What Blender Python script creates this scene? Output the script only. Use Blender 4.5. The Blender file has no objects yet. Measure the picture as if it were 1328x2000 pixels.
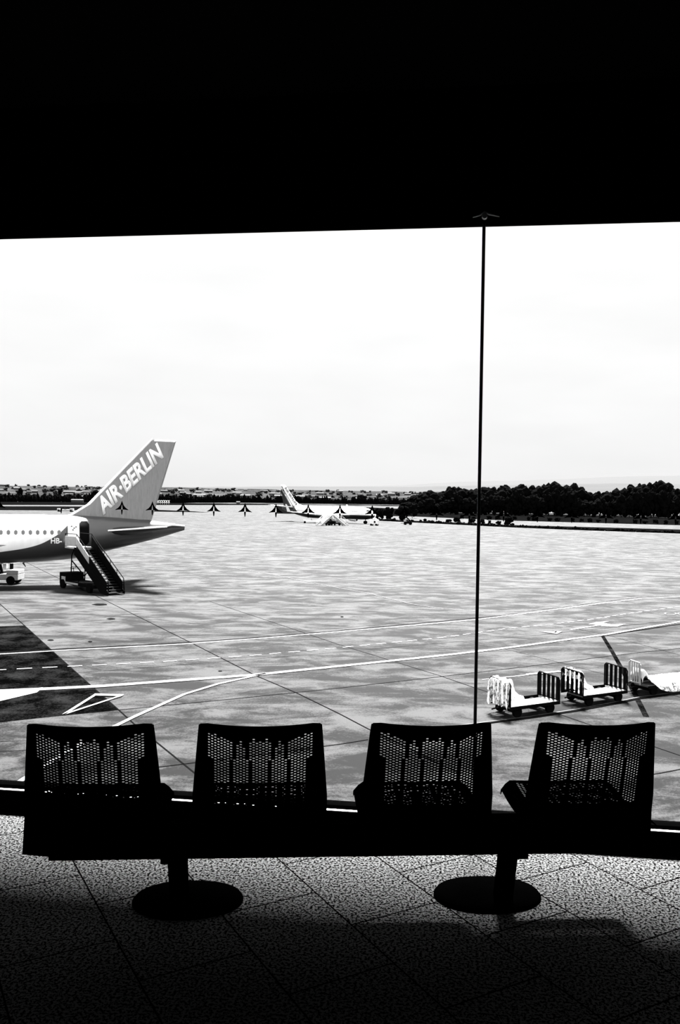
import bpy, bmesh, math, random
from mathutils import Vector, Matrix, noise
random.seed(7)
S = bpy.context.scene
COL = S.collection
R = math.radians
# ------------------------------------------------------------------ camera
CZ = 1.62                       # eye height over the lounge floor
AP = CZ - 7.5                   # apron level
FPX = 1650.0
_p, _r = R(.8), R(.9)
FW = Vector((0, math.cos(_p), -math.sin(_p)))
_U0 = Vector((0, math.sin(_p), math.cos(_p))); _R0 = Vector((1, 0, 0))
RT = math.cos(_r)*_R0 + math.sin(_r)*_U0
UP = -math.sin(_r)*_R0 + math.cos(_r)*_U0
EYE = Vector((0, 0, CZ))
cam = bpy.data.cameras.new('camera'); cam.sensor_fit = 'VERTICAL'; cam.sensor_height = 36
cam.lens = FPX/2000*36; cam.clip_start = .05; cam.clip_end = 30000
co = bpy.data.objects.new('camera', cam); COL.objects.link(co)
m3 = Matrix((RT, UP, -FW)).transposed()
co.matrix_world = Matrix.Translation(EYE) @ m3.to_4x4()
S.camera = co
# ------------------------------------------------------------------ view
S.view_settings.view_transform = 'Standard'; S.view_settings.look = 'None'
S.view_settings.gamma = 1; S.view_settings.exposure = 0.0
# ------------------------------------------------------------------ world: bright overcast, unseen half behind the terminal brightened to fill shaded sides
w = bpy.data.worlds.new('world'); S.world = w; w.use_nodes = True
nt = w.node_tree; N = nt.nodes; Lk = nt.links
N.clear()
out = N.new('ShaderNodeOutputWorld'); bg = N.new('ShaderNodeBackground')
tc = N.new('ShaderNodeTexCoord'); sp = N.new('ShaderNodeSeparateXYZ')
Lk.new(tc.outputs['Generated'], sp.inputs[0])
rp = N.new('ShaderNodeValToRGB'); el = rp.color_ramp.elements
el[0].position = 0; el[0].color = (.41, .41, .41, 1)
el[1].position = 1; el[1].color = (.9, .9, .9, 1)
for ps, v in ((.03, .43), (.08, .452), (.18, .475), (.33, .50), (.5, .58)):
    e = el.new(ps); e.color = (v, v, v, 1)
Lk.new(sp.outputs['Z'], rp.inputs[0])
mr = N.new('ShaderNodeMapRange'); mr.inputs['From Min'].default_value = .15; mr.inputs['From Max'].default_value = -.6
mr.inputs['To Min'].default_value = 2.22; mr.inputs['To Max'].default_value = 3.7
Lk.new(sp.outputs['Y'], mr.inputs['Value'])
nz = N.new('ShaderNodeTexNoise'); nz.inputs['Scale'].default_value = 5; nz.inputs['Detail'].default_value = 5
mp = N.new('ShaderNodeMapping'); mp.inputs['Scale'].default_value = (1, 1, 4)
Lk.new(tc.outputs['Generated'], mp.inputs[0]); Lk.new(mp.outputs[0], nz.inputs['Vector'])
m2 = N.new('ShaderNodeMapRange'); m2.inputs['From Min'].default_value = .3; m2.inputs['From Max'].default_value = .7
m2.inputs['To Min'].default_value = .97; m2.inputs['To Max'].default_value = 1.03
Lk.new(nz.outputs['Fac'], m2.inputs['Value'])
ml = N.new('ShaderNodeMath'); ml.operation = 'MULTIPLY'
Lk.new(mr.outputs[0], ml.inputs[0]); Lk.new(m2.outputs[0], ml.inputs[1])
Lk.new(rp.outputs[0], bg.inputs['Color']); Lk.new(ml.outputs[0], bg.inputs['Strength'])
Lk.new(bg.outputs[0], out.inputs[0])
# ------------------------------------------------------------------ sun through thin cloud, ahead of the window and high
sun = bpy.data.lights.new('sun', 'SUN'); sun.energy = 92.0; sun.angle = R(11)
so = bpy.data.objects.new('sun', sun); COL.objects.link(so)
SA, SE = R(9), R(56)
sd = Vector((math.sin(SA)*math.cos(SE), math.cos(SA)*math.cos(SE), math.sin(SE)))
so.rotation_euler = sd.to_track_quat('Z', 'Y').to_euler(); so.location = (0, 30, 60)

# ------------------------------------------------------------------ helpers
def ray(x, y): return FW + RT*((x-664)/FPX) + UP*((1000-y)/FPX)
def G(x, y, z=AP):                       # point of a level surface seen at a pixel
    d = ray(x, y); return EYE + d*((z-CZ)/d.z)
def DP(x, y, Y):                         # point at distance Y seen at a pixel
    d = ray(x, y); return EYE + d*(Y/d.y)

def mat(name, c, rough=.7, metal=0, spec=.3, build=None):
    m = bpy.data.materials.new(name); m.use_nodes = True
    b = m.node_tree.nodes['Principled BSDF']
    v = (c, c, c, 1) if not isinstance(c, tuple) else (*c, 1)
    b.inputs['Base Color'].default_value = v
    b.inputs['Roughness'].default_value = rough; b.inputs['Metallic'].default_value = metal
    b.inputs['Specular IOR Level'].default_value = spec
    if build: build(m.node_tree, b)
    return m
def nd(t, k, **kw):
    n = t.nodes.new(k)
    for a, v in kw.items():
        if a.startswith('_'): setattr(n, a[1:], v)
        else: n.inputs[a.replace('__', ' ')].default_value = v
    return n
def coords(t, scale=(1, 1, 1), rot=(0, 0, 0)):
    c = nd(t, 'ShaderNodeTexCoord'); mpn = nd(t, 'ShaderNodeMapping')
    mpn.inputs['Scale'].default_value = scale; mpn.inputs['Rotation'].default_value = rot
    t.links.new(c.outputs['Object'], mpn.inputs[0]); return mpn.outputs[0]
def nse(t, vec, scale, detail=3, rough=.5, dist=0):
    n = nd(t, 'ShaderNodeTexNoise', Scale=scale, Detail=detail, Roughness=rough, Distortion=dist)
    t.links.new(vec, n.inputs['Vector']); return n.outputs['Fac']
def mrange(t, s, a, b, c, d):
    n = nd(t, 'ShaderNodeMapRange'); n.inputs[1].default_value = a; n.inputs[2].default_value = b
    n.inputs[3].default_value = c; n.inputs[4].default_value = d
    t.links.new(s, n.inputs[0]); return n.outputs[0]
def mth(t, op, a, b):
    n = nd(t, 'ShaderNodeMath', _operation=op)
    for i, s in enumerate((a, b)):
        if isinstance(s, (int, float)): n.inputs[i].default_value = s
        else: t.links.new(s, n.inputs[i])
    return n.outputs[0]
def noisy(c, amt=.3, scale=3, detail=5):          # small natural variation of a plain colour
    def f(t, b):
        v = nse(t, coords(t), scale, detail, .6)
        t.links.new(mrange(t, v, .3, .7, c*(1-amt), c*(1+amt)), b.inputs['Base Color'])
    return f
def M_(name, c, rough=.7, metal=0, spec=.3, amt=.15, scale=3):
    return mat(name, c, rough, metal, spec, noisy(c, amt, scale))

class MB:
    def __init__(s): s.v = []; s.f = []; s.smooth = False
    def add(s, vs, fs):
        o = len(s.v); s.v += [tuple(v) for v in vs]; s.f += [tuple(i+o for i in f) for f in fs]; return s
    def box(s, x0, x1, y0, y1, z0, z1, mtx=None):
        vs = [Vector((x, y, z)) for z in (z0, z1) for x, y in ((x0, y0), (x1, y0), (x1, y1), (x0, y1))]
        if mtx: vs = [mtx @ v for v in vs]
        return s.add(vs, [(3, 2, 1, 0), (4, 5, 6, 7), (0, 1, 5, 4), (1, 2, 6, 5), (2, 3, 7, 6), (3, 0, 4, 7)])
    def tube(s, pts, r, n=8, cap=True):
        pts = [Vector(p) for p in pts]; rr = r if isinstance(r, (list, tuple)) else [r]*len(pts)
        rings = []
        up = None
        for i, p in enumerate(pts):
            t = (pts[min(i+1, len(pts)-1)] - pts[max(i-1, 0)]).normalized()
            if up is None: up = t.orthogonal().normalized()
            up = (up - t*up.dot(t)).normalized(); q = t.cross(up)
            rings.append([p + (up*math.cos(2*math.pi*k/n) + q*math.sin(2*math.pi*k/n))*rr[i] for k in range(n)])
        return s.loft(rings, cap)
    def loft(s, rings, cap=True):
        n = len(rings[0]); vs = [v for r_ in rings for v in r_]; fs = []
        for i in range(len(rings)-1):
            for k in range(n):
                k2 = (k+1) % n
                fs.append((i*n+k, i*n+k2, (i+1)*n+k2, (i+1)*n+k))
        if cap: fs += [tuple(range(n))[::-1], tuple((len(rings)-1)*n+k for k in range(n))]
        return s.add(vs, fs)
    def prism(s, poly, d):                # poly: 3d points, d: offset vector
        d = Vector(d); n = len(poly); vs = [Vector(p) for p in poly]; vs += [p+d for p in vs]
        return s.add(vs, [tuple(range(n))[::-1], tuple(range(n, 2*n))] + [(i, (i+1) % n, (i+1) % n+n, i+n) for i in range(n)])
    def build(s, name, m, parent=None, smooth=False, bevel=0, mtx=None):
        me = bpy.data.meshes.new(name); me.from_pydata(s.v, [], s.f); me.update()
        bm = bmesh.new(); bm.from_mesh(me); bmesh.ops.recalc_face_normals(bm, faces=bm.faces); bm.to_mesh(me); bm.free()
        if m: me.materials.append(m)
        if smooth:
            me.polygons.foreach_set('use_smooth', [True]*len(me.polygons))
            me.set_sharp_from_angle(angle=R(smooth if smooth > 1 else 40))
        o = bpy.data.objects.new(name, me); COL.objects.link(o)
        if parent: o.parent = parent
        if mtx is not None: o.matrix_local = mtx
        if bevel:
            b = o.modifiers.new('bevel', 'BEVEL'); b.width = bevel; b.segments = 2; b.limit_method = 'ANGLE'
        return o
def tag(o, label=None, cat=None, group=None, kind=None):
    for k, v in (('label', label), ('category', cat), ('group', group), ('kind', kind)):
        if v: o[k] = v
    return o
def empty(name, loc, rz=0, **k):
    o = bpy.data.objects.new(name, None); COL.objects.link(o); o.location = loc; o.rotation_euler = (0, 0, rz)
    o.empty_display_size = .2
    return tag(o, **k)
def copy_tree(o, parent=None):
    c = o.copy(); COL.objects.link(c)
    if parent: c.parent = parent
    for ch in list(o.children): copy_tree(ch, c)
    return c
def text_part(txt, fn, name, m, parent, bold=.012, thick=None):
    """letters as a mesh; fn maps (x, y) with x,y in 0..1 of the text's width and cap height to a 3d point"""
    cu = bpy.data.curves.new(name, 'FONT'); cu.body = txt; cu.offset = bold; cu.size = 1; cu.resolution_u = 3
    to = bpy.data.objects.new(name, cu)
    COL.objects.link(to)
    dg = bpy.context.evaluated_depsgraph_get()
    me = bpy.data.meshes.new_from_object(to.evaluated_get(dg))
    bpy.data.objects.remove(to)
    xs = [v.co.x for v in me.vertices]; ys = [v.co.y for v in me.vertices]
    x0, x1, y0, y1 = min(xs), max(xs), min(ys), max(ys)
    for v in me.vertices:
        v.co = fn((v.co.x-x0)/(x1-x0), (v.co.y-y0)/(y1-y0))
    me.materials.clear(); me.materials.append(m)
    o = bpy.data.objects.new(name, me); COL.objects.link(o); o.parent = parent
    if thick:
        s = o.modifiers.new('solid', 'SOLIDIFY'); s.thickness = thick; s.offset = 0
    return o

# ------------------------------------------------------------------ materials
def granite(t, b):
    v = coords(t)
    n1 = nse(t, v, 95, 3, .6); n2 = nse(t, v, 260, 2, .5)
    k = mth(t, 'ADD', mth(t, 'MULTIPLY', n1, .72), mth(t, 'MULTIPLY', n2, .28))
    spk = mrange(t, k, .484, .508, .0001, .062)
    # joints of the stone flags
    geo = nd(t, 'ShaderNodeNewGeometry'); dots = []
    for vec in ((.485, -.875, 0), (.875, .485, 0)):
        dn = nd(t, 'ShaderNodeVectorMath', _operation='DOT_PRODUCT'); dn.inputs[1].default_value = vec
        t.links.new(geo.outputs['Position'], dn.inputs[0]); dots.append(dn.outputs['Value'])
    cx = nd(t, 'ShaderNodeCombineXYZ')
    t.links.new(mth(t, 'ADD', dots[0], 6.37+.3), cx.inputs[0]); t.links.new(mth(t, 'ADD', dots[1], -.793+8.2), cx.inputs[1])
    rot = cx.outputs[0]
    br = nd(t, 'ShaderNodeTexBrick', Scale=1.0, Mortar__Size=.0035, Brick__Width=.60, Row__Height=.41, Mortar__Smooth=0)
    br.inputs['Color1'].default_value = (1, 1, 1, 1); br.inputs['Color2'].default_value = (1, 1, 1, 1)
    br.inputs['Mortar'].default_value = (.02, .02, .02, 1)
    t.links.new(rot, br.inputs['Vector'])
    mx = nd(t, 'ShaderNodeMix', _data_type='RGBA', _blend_type='MULTIPLY'); mx.inputs[0].default_value = 1
    t.links.new(spk, mx.inputs[6]); t.links.new(br.outputs['Color'], mx.inputs[7])
    t.links.new(mx.outputs[2], b.inputs['Base Color'])
M = {}
M['granite'] = mat('speckled_granite', .1, .9, 0, 0, granite)
M['black'] = M_('black_steel', .0003, .8, 0, .0, .2, 20)
M['soffit'] = M_('dark_plaster', .003, .9, 0, 0)
M['alu'] = M_('brushed_aluminium', .6, .4, .3, .5)
M['rubber'] = M_('rubber', .002, .9, 0, .02)
M['decal'] = M_('black_film', .001, .9, 0, .05)
M['white'] = M_('white_paint', .8, .45, 0, .4, .03)
M['seal'] = M_('silicone_seal', .01, .8, 0, .2)
M['edge'] = M_('polished_glass_edge', .3, .3, 0, .5)
M['dark_paint'] = M_('dark_paint', .09, .4, 0, .4, .1)
M['fin_paint'] = mat('fin_paint', .25, .4, 0, .3, lambda t, b: t.links.new(
    mrange(t, nse(t, coords(t, (1, 1, .15)), 6, 6, .8), .3, .7, .15, .24), b.inputs['Base Color']))
M['door_hole'] = M_('dark_interior', .001, .9, 0, .05)
M['grey_metal'] = M_('grey_metal', .05, .5, .2, .4)
M['shaded_tail_paint'] = M_('shaded_tailplane_paint', .02, .5, 0, .2)
M['pale_metal'] = M_('pale_metal', .3, .5, .1, .4)
M['line'] = mat('road_paint', .5, .7, 0, .2, lambda t, b: t.links.new(
    mrange(t, nse(t, coords(t), 9, 8, .8), .3, .62, .022, .09), b.inputs['Base Color']))
M['worn'] = mat('worn_road_paint', .1, .8, 0, .05, lambda t, b: t.links.new(
    mrange(t, nse(t, coords(t), 5, 8, .8), .35, .62, .014, .05), b.inputs['Base Color']))
M['joint'] = M_('joint_sealant', .002, .9, 0, 0)
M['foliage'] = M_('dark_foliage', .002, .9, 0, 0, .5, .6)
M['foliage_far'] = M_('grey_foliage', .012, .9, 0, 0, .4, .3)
M['bark'] = M_('bark', .003, .9, 0, 0)
M['window_glass'] = M_('cabin_window', .12, .3, 0, .5)

# ------------------------------------------------------------------ the lounge, in the frame of the glass facade
FR = Matrix.Translation((.662, 4.015, 0)) @ Matrix.Rotation(R(-7.38), 4, 'Z')      # x along the glass, y outwards
def struct(name, mb, m, **k):
    o = mb.build(name, m, mtx=FR, **k); o['kind'] = 'structure'; return o
HZ = 2.955
struct('floor', MB().box(-8, 7, -9.5, .10, -.25, 0), M['granite'])
struct('ceiling', MB().box(-8, 7, -9.5, .1, 3.6, 3.8), M['soffit'])
struct('wall_back', MB().box(-8, 7, -9.7, -9.5, -.25, 3.8), M['soffit'])
struct('wall_left', MB().box(-8.2, -8, -9.7, .3, -.25, 3.8), M['soffit'])
struct('wall_right', MB().box(7, 7.2, -9.7, .3, -.25, 3.8), M['soffit'])
struct('wall_header', MB().box(-8, 7, .03, .10, HZ+.03, 3.6), M['soffit'])
struct('wall_outside', MB().box(-8.2, 7.2, .0, .10, AP, -.25), M['soffit'])
struct('trim_sun_blocker', MB().box(-8.2, 7.2, .1, 2.05, 3.6, 3.8), M['soffit'])  # unseen slab added to end the sunlit strip on the floor
struct('trim_head_profile', MB().box(-8, 7, .02, .10, HZ, HZ+.03), M['black'])
sill = struct('trim_sill', MB().box(-8, 7, 0, .095, 0, .102), M['black'])
struct('trim_sill_ledge', MB().box(-8, 7, .001, .030, .102, .106), M['alu'])
struct('trim_sill_profile', MB().box(-8, 7, .030, .095, .102, .122), M['black'])
# clear panes
def glassmat():
    m = bpy.data.materials.new('clear_glass'); m.use_nodes = True; t = m.node_tree; t.nodes.clear()
    o = nd(t, 'ShaderNodeOutputMaterial'); mx = nd(t, 'ShaderNodeMixShader')
    tr = nd(t, 'ShaderNodeBsdfTransparent', Color=(.98, .98, .98, 1)); gl = nd(t, 'ShaderNodeBsdfGlossy', Roughness=.02)
    fr = nd(t, 'ShaderNodeLayerWeight', Blend=.5)
    t.links.new(mth(t, 'ADD', mth(t, 'MULTIPLY', mth(t, 'POWER', fr.outputs['Facing'], 5.0), .5), .012), mx.inputs[0]); t.links.new(tr.outputs[0], mx.inputs[1]); t.links.new(gl.outputs[0], mx.inputs[2])
    t.links.new(mx.outputs[0], o.inputs[0]); return m
M['glass'] = glassmat()
struct('window_1', MB().box(-7.9, -.008, .052, .062, .105, HZ+.01), M['glass'])
struct('window_2', MB().box(.008, 6.9, .052, .062, .105, HZ+.01), M['glass'])
jt = struct('trim_mullion', MB().box(-.0045, .0045, .048, .066, .105, HZ+.01), M['seal'])
MB().box(-.0080, -.0045, .050, .064, .105, HZ+.01).box(.0045, .0075, .050, .064, .105, HZ+.01).build('glass_edge', M['edge'], jt)
cl = MB(); hz = HZ+.018
cl.tube([(-.055, .01, hz), (-.02, .01, hz+.010), (0, -.004, hz+.018), (.02, .0, hz+.010), (.07, .01, hz)], [.0025, .004, .006, .005, .002], 10)
cl.tube([(0, -.012, hz), (0, .012, hz)], .013, 16)
cl.build('glass_clamp', M['white'], jt, smooth=True)  # white colour stands in for glints on the metal fitting

# swallow-tailed dart decals on the panes
def dart(full=True):
    b = MB(); s = .001
    def flat(p): b.prism([(x, 0, z) for x, z in p], (0, s, 0))
    if full:
        for k in (-1, 1):
            flat([(k*.0005, .020), (k*.0022, .016), (k*.009, -.001), (k*.020, -.014), (k*.036, -.0245), (k*.034, -.0255), (k*.019, -.0235), (k*.0040, -.0225), (k*.0030, -.012), (k*.0008, .000)])
        flat([(-.0025, .0165), (0, .0215), (.0025, .0165), (.001, .002), (-.001, .002)])
    flat([(-.0045, -.0228), (.0045, -.0228), (.0038, -.034), (.0018, -.048), (-.0018, -.048), (-.0038, -.034)])
    return b
dm = dart().build('window_decal', M['decal']); dm2 = dart(False).build('window_decal', M['decal'])
FI = FR.inverted()
def on_glass(px, py):
    d = ray(px, py); n = (FR.to_3x3() @ Vector((0, 1, 0))); o = FR @ Vector((0, .05, 0))
    return FI @ (EYE + d*((o-EYE).dot(n)/d.dot(n)))
where = ['cut by the left edge of the photo', 'a bare tail pin over the far taxiway, left of the tail fin',
 'over the lower left corner of the big tail fin', 'over the trailing edge of the big tail fin', 'first one right of the big tail fin',
 'second one right of the big tail fin', 'third one right of the big tail fin', 'just left of the far aeroplane tail', 'over the windows of the far aeroplane behind its fin',
 'above the stairs of the far aeroplane', 'over the nose of the far aeroplane', 'at the left end of the dark wood',
 'over the dark wood, left of the round shrubs', 'over the dark wood, second left of the pane joint', 'first one right of the pane joint', 'over the dark wood, second right of the pane joint',
 'over the dark wood, third right of the pane joint', 'over the dark wood, fourth right of the pane joint', 'over the dark wood, second from the right edge', 'over the dark wood, nearest the right edge']
xs = [-2, 119.5, 238, 297.5, 357.5, 417.5, 478.5, 539, 602, 664, 727, 790, 853, 917, 984, 1050, 1117, 1184, 1252, 1320]
for i, x in enumerate(xs):
    src = dm2 if i == 1 else dm
    if i == 0 or i == 1: o = src
    else: o = src.copy(); COL.objects.link(o)
    q = on_glass(x, 988); q.z = 1.575 + .0
    o.matrix_world = FR @ Matrix.Translation((q.x, .0505, 1.578))
    if i == 1: o.matrix_world = FR @ Matrix.Translation((q.x, .0505, 1.578))
    tag(o, 'black dart decal on the window, ' + where[i] if i != 1 else 'black window decal with only its tail pin left, over the far taxiway', 'window decal', 'dart decals in a row on the glass')

# ------------------------------------------------------------------ bench of four perforated seats
bench = empty('airport_bench', (.028, 3.02, 0), R(4), label='black steel beam bench of four perforated seats in front of the window', cat='bench')
def cells(nc, nr, pw, ph, hole, surf, wl, wr, hx, hz, seg=6):
    """staggered perforated sheet; surf(u, v)->3d, u sideways, v along; margins stretch to the rim"""
    bm = bmesh.new(); cache = {}
    def vert(i, j):                 # i in half-columns corner index, j in quarter steps
        k = (i, j)
        if k not in cache: cache[k] = bm.verts.new(surf(*uv(i, j)))
        return cache[k]
    def uv(i, j):
        u = (i - nc/2)*pw; v = j*ph/2
        return (u, v)
    for c in range(nc):
        off = c % 2
        for r_ in range(nr):
            j0 = 2*r_ + off
            if j0 + 2 > 2*nr: continue
            # corners: left i=c, right i=c+1
            ring_idx = [(c, j0), (c, j0+1), (c, j0+2), (c+1, j0+2), (c+1, j0+1), (c+1, j0)]
            vs = [vert(*q) for q in ring_idx]
            u0 = (c+.5-nc/2)*pw; v0 = (j0+1)*ph/2
            if hole(c, r_, u0, v0):
                ang = [R(-135), R(180), R(135), R(45), 0, R(-45)]
                hv = []
                for a in ang: hv.append(bm.verts.new(surf(u0+hx*math.cos(a)*1.05, v0+hz*math.sin(a)*1.1)))
                hm = []
                for k in range(6): bm.faces.new((vs[k], vs[(k+1) % 6], hv[(k+1) % 6], hv[k]))
            else:
                bm.faces.new(vs)
        if off:
            bm.faces.new([vert(c, 0), vert(c, 1), vert(c+1, 1), vert(c+1, 0)])
            t_ = 2*nr
            bm.faces.new([vert(c, t_-1), vert(c, t_), vert(c+1, t_), vert(c+1, t_-1)])
    # side margins
    for sgn, i in ((0, 0), (1, nc)):
        for j in range(2*nr):
            u, v = uv(i, j); u2, v2 = uv(i, j+1)
            prev = [vert(i, j), vert(i, j+1)]
            for st in (.5, 1.0):
                key1, key2 = ('m', sgn, st, j), ('m', sgn, st, j+1)
                for kk, vv, uu in ((key1, v, u), (key2, v2, u2)):
                    if kk not in cache:
                        e = wr(vv) if sgn else -wl(vv)
                        cache[kk] = bm.verts.new(surf(uu + (e-uu)*st, vv))
                bm.faces.new((prev[0], prev[1], cache[key2], cache[key1]))
                prev = [cache[key1], cache[key2]]
    bmesh.ops.recalc_face_normals(bm, faces=bm.faces)
    me = bpy.data.meshes.new('perforated'); bm.to_mesh(me); bm.free()
    me.materials.append(M['black']); me.polygons.foreach_set('use_smooth', [True]*len(me.polygons))
    return me
# backrest: v from 0 (top) to BL (bottom)
BL = .375
def bw(v): return .218 + .026*min(1, v/.3)                 # half width
def back_surf(u, v):
    z = .812 - v*.965
    y = .0 + .25*v - .02 + (v*v)*.05
    k = u/.22
    bow = .062*k*k                                       # edges wrap forwards
    rise = .0
    rc = 0
    if v < .02:                                          # rounded top corners
        e = max(0, (abs(u) - .202)/.02); z -= .012*e*e*(1-v/.02)
    return Vector((u, y + bow*(1-.55*v/BL), z + rise))
PW, PH = .0115, .0108
NC, NR = 33, round(BL/PH)
upg = set(range(0, 8)) | {9, 10, 11} | set(range(13, 20)) | {21, 22, 23} | set(range(25, 33))
log = set(range(2, 7)) | set(range(8, 13)) | set(range(14, 19)) | set(range(20, 25)) | set(range(26, 31))
def hole_back(c, r_, u, v):
    st = 4
    d = abs(c-16)
    start = {0: 5, 1: 5, 2: 4, 3: 5, 4: 6, 5: 7, 6: 5, 7: 6, 8: 5, 9: 5, 10: 5, 11: 4, 12: 4, 13: 4, 14: 3, 15: 3, 16: 3}[d]
    if r_ < start or r_ > 29: return False
    if r_ < 12: return c in upg
    lim = 0
    return c in log
me_back = cells(NC, NR, PW, PH, hole_back, back_surf, bw, bw, .0045, .0040)
def rimmed(me, name, parent, thick=.002):
    o = bpy.data.objects.new(name, me); COL.objects.link(o); o.parent = parent
    s = o.modifiers.new('solid', 'SOLIDIFY'); s.thickness = thick; s.offset = 0
    return o
# seat pan: v from 0 (front lip top) to SL (rear)
SL = .46
def sw(v): return .245
def seat_surf(u, v):
    y = .52 - v; z = .455 - .020*math.sin(math.pi*min(1, v/SL)) - .012*(v/SL)
    e = max(0, .06-v)/.06
    z -= .028*e*e*1.2
    k = abs(u)/.245
    z += .006*k**2 - .035*max(0, k-.86)/.14
    if v < .06: y -= .05*max(0, k-.72)**2/.0784*(1-v/.06)
    return Vector((u, y, z))
SP, SH = .0150, .0145
SNC, SNR = 27, round(SL/SH)
def hole_seat(c, r_, u, v):
    if r_ < 4 or r_ > SNR-4: return False
    return not (c % 5 == 3) and 1 <= c <= 25
me_seat = cells(SNC, SNR, SP, SH, hole_seat, seat_surf, sw, sw, .0056, .0052)
def seat_unit(cx):
    s = rimmed(me_seat, 'seat', bench); s.location = (cx, 0, 0)
    b = rimmed(me_back, 'backrest', s, .004)
    # rolled rim and lower apron of the back shell
    rim = MB()
    pts = [back_surf(u, .002) for u in [(-.215 + .430*i/16) for i in range(17)]]
    rim.tube([(p.x, p.y, p.z) for p in pts], .005, 8)
    for k in (-1, 1):
        rim.tube([back_surf(k*bw(v)*.995, v) for v in [i*BL/10 for i in range(11)]], .005, 8)
    rim.build('backrest_rim', M['black'], s, smooth=True)
    sh = MB(); rows = []
    for v in (BL-.03, BL+.03, BL+.10, BL+.165):
        hw = .245 + (v-BL+.03)*.14
        row = []
        for i in range(13):
            u = -hw + 2*hw*i/12
            z = .812 - v*.965; y = -.02 + .25*v + v*v*.05 + .028*(u/.22)**2
            row.append((u, y, z))
        row += [(u, y+.012, z) for u, y, z in row[::-1]]
        rows.append(row)
    sh.loft([[Vector(p) for p in r_] for r_ in rows])
    sh.build('rear_apron', M['black'], s, smooth=True)
    br = MB()
    for k in (0,):
        x0 = -.006
        br.prism([(x0, .07, .40), (x0, .46, .40), (x0, .40, .36), (x0, .24, .31), (x0, .10, .30)], (.012, 0, 0))
    br.build('seat_bracket', M['black'], s)
    return s
for cx_ in (-.903, -.300, .323, .945): seat_unit(cx_)
bb = MB(); prof = [(-.048, -.062), (.048, -.062), (.055, -.05), (.055, .05), (.048, .062), (-.048, .062), (-.055, .05), (-.055, -.05)]
bb.loft([[Vector((x, .225+a, .325+c)) for a, c in prof] for x in (-1.08, 1.12)])
bb.build('beam', M['black'], bench, smooth=True)
for x, bx_ in ((-.620, -.588), (.684, .632)):
    pd = MB()
    pd.loft([[Vector((x-.008*t*(1 if x > 0 else -1) + a*wd, .255 + .06*t + c*.022, .285*(1-t)+.03)) for a, c in ((-1, -1), (1, -1), (1, 1), (-1, 1))] for t, wd in ((0, .038), (.5, .0365), (1, .037))])
    pdo = pd.build('pedestal', M['black'], bench, bevel=.006)
    MB().box(x-.05, x+.05, .17, .31, .245, .268).build('mounting_plate', M['black'], pdo, bevel=.004)
    bs = MB(); rings = []
    for z, sx in ((0, 1), (.008, 1.0), (.018, .96), (.03, .78), (.038, .45), (.042, .2)):
        ring = []
        for k in range(48):
            a = 2*math.pi*k/48
            ring.append(Vector((bx_ + .221*sx*math.copysign(abs(math.cos(a))**.85, math.cos(a)), .395 + .150*sx*math.sin(a), z)))
        rings.append(ring)
    bs.loft(rings).build('base_plate', M['black'], pdo, smooth=True)

# ------------------------------------------------------------------ apron and ground
def apron_mat(t, b):
    v = coords(t)
    dirn = coords(t, (.42, .75, 1), (0, 0, R(-24)))
    big = nse(t, dirn, .95, 8, .66, .5)
    mid = nse(t, v, .55, 4, .6)
    fine = nse(t, v, 14, 10, .85)
    k = mth(t, 'ADD', mth(t, 'MULTIPLY', big, .62), mth(t, 'MULTIPLY', fine, .38))
    c = mth(t, 'MULTIPLY', mrange(t, k, .460, .562, .0008, .0245), mrange(t, nse(t, v, 34, 8, .9), .43, .53, .5, 1.12))
    # paler with distance: grazing sheen put into the colour
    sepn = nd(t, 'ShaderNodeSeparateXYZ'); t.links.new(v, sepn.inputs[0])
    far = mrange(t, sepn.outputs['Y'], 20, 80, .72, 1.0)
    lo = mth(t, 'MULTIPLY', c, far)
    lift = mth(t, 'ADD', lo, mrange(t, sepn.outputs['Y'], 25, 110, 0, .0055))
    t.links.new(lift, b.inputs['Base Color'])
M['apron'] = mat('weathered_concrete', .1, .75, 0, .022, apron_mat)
M['grass'] = M_('dark_grass', .0010, .95, 0, 0, .5, .15)
def field_mat(t, b):
    v = coords(t, (.3, 1, 1)); n = nse(t, v, .03, 9, .8)
    t.links.new(mrange(t, n, .475, .575, .0010, .032), b.inputs['Base Color'])
M['fields'] = mat('dry_fields', .1, .95, 0, 0, field_mat)
def sheet(name, px, m, h, parent=None, dense=1):
    pts = [G(*q) for q in px]; b = MB()
    b.prism([(p.x, p.y, AP+h-.02) for p in pts], (0, 0, .02)); return b.build(name, m, parent)
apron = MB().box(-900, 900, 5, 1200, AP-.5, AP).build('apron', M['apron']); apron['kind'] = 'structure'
def gp(q, h): p = G(*q); return Vector((p.x, p.y, AP+h))
def strip(b, pts, wd, h=.02, taper=None):
    P_ = [gp(q, h) for q in pts]; vs = []; n = len(P_)
    for i, p in enumerate(P_):
        t = (P_[min(i+1, n-1)] - P_[max(i-1, 0)]).normalized(); q = Vector((-t.y, t.x, 0))
        w_ = wd if taper is None else wd + (taper-wd)*i/(n-1)
        vs += [p+q*w_/2, p-q*w_/2]
    b.add(vs, [(2*i, 2*i+1, 2*i+3, 2*i+2) for i in range(n-1)]); return b
def dashes(b, pts, wd, on, off, h=.02):
    P_ = [gp(q, h) for q in pts]; acc = 0.0
    for i in range(len(P_)-1):
        a, c = P_[i], P_[i+1]; L = (c-a).length; t = (c-a)/L; q = Vector((-t.y, t.x, 0))*wd/2; s = -acc
        while s < L:
            s0, s1 = max(0, s), min(L, s+on)
            if s1 > s0: b.add([a+t*s0+q, a+t*s0-q, a+t*s1-q, a+t*s1+q], [(0, 1, 2, 3)])
            s += on+off
        acc = (L - (s-(on+off)))
    return b
def flatpoly(b, pts, h=.02): b.add([gp(q, h) for q in pts], [tuple(range(len(pts)))]); return b
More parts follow.
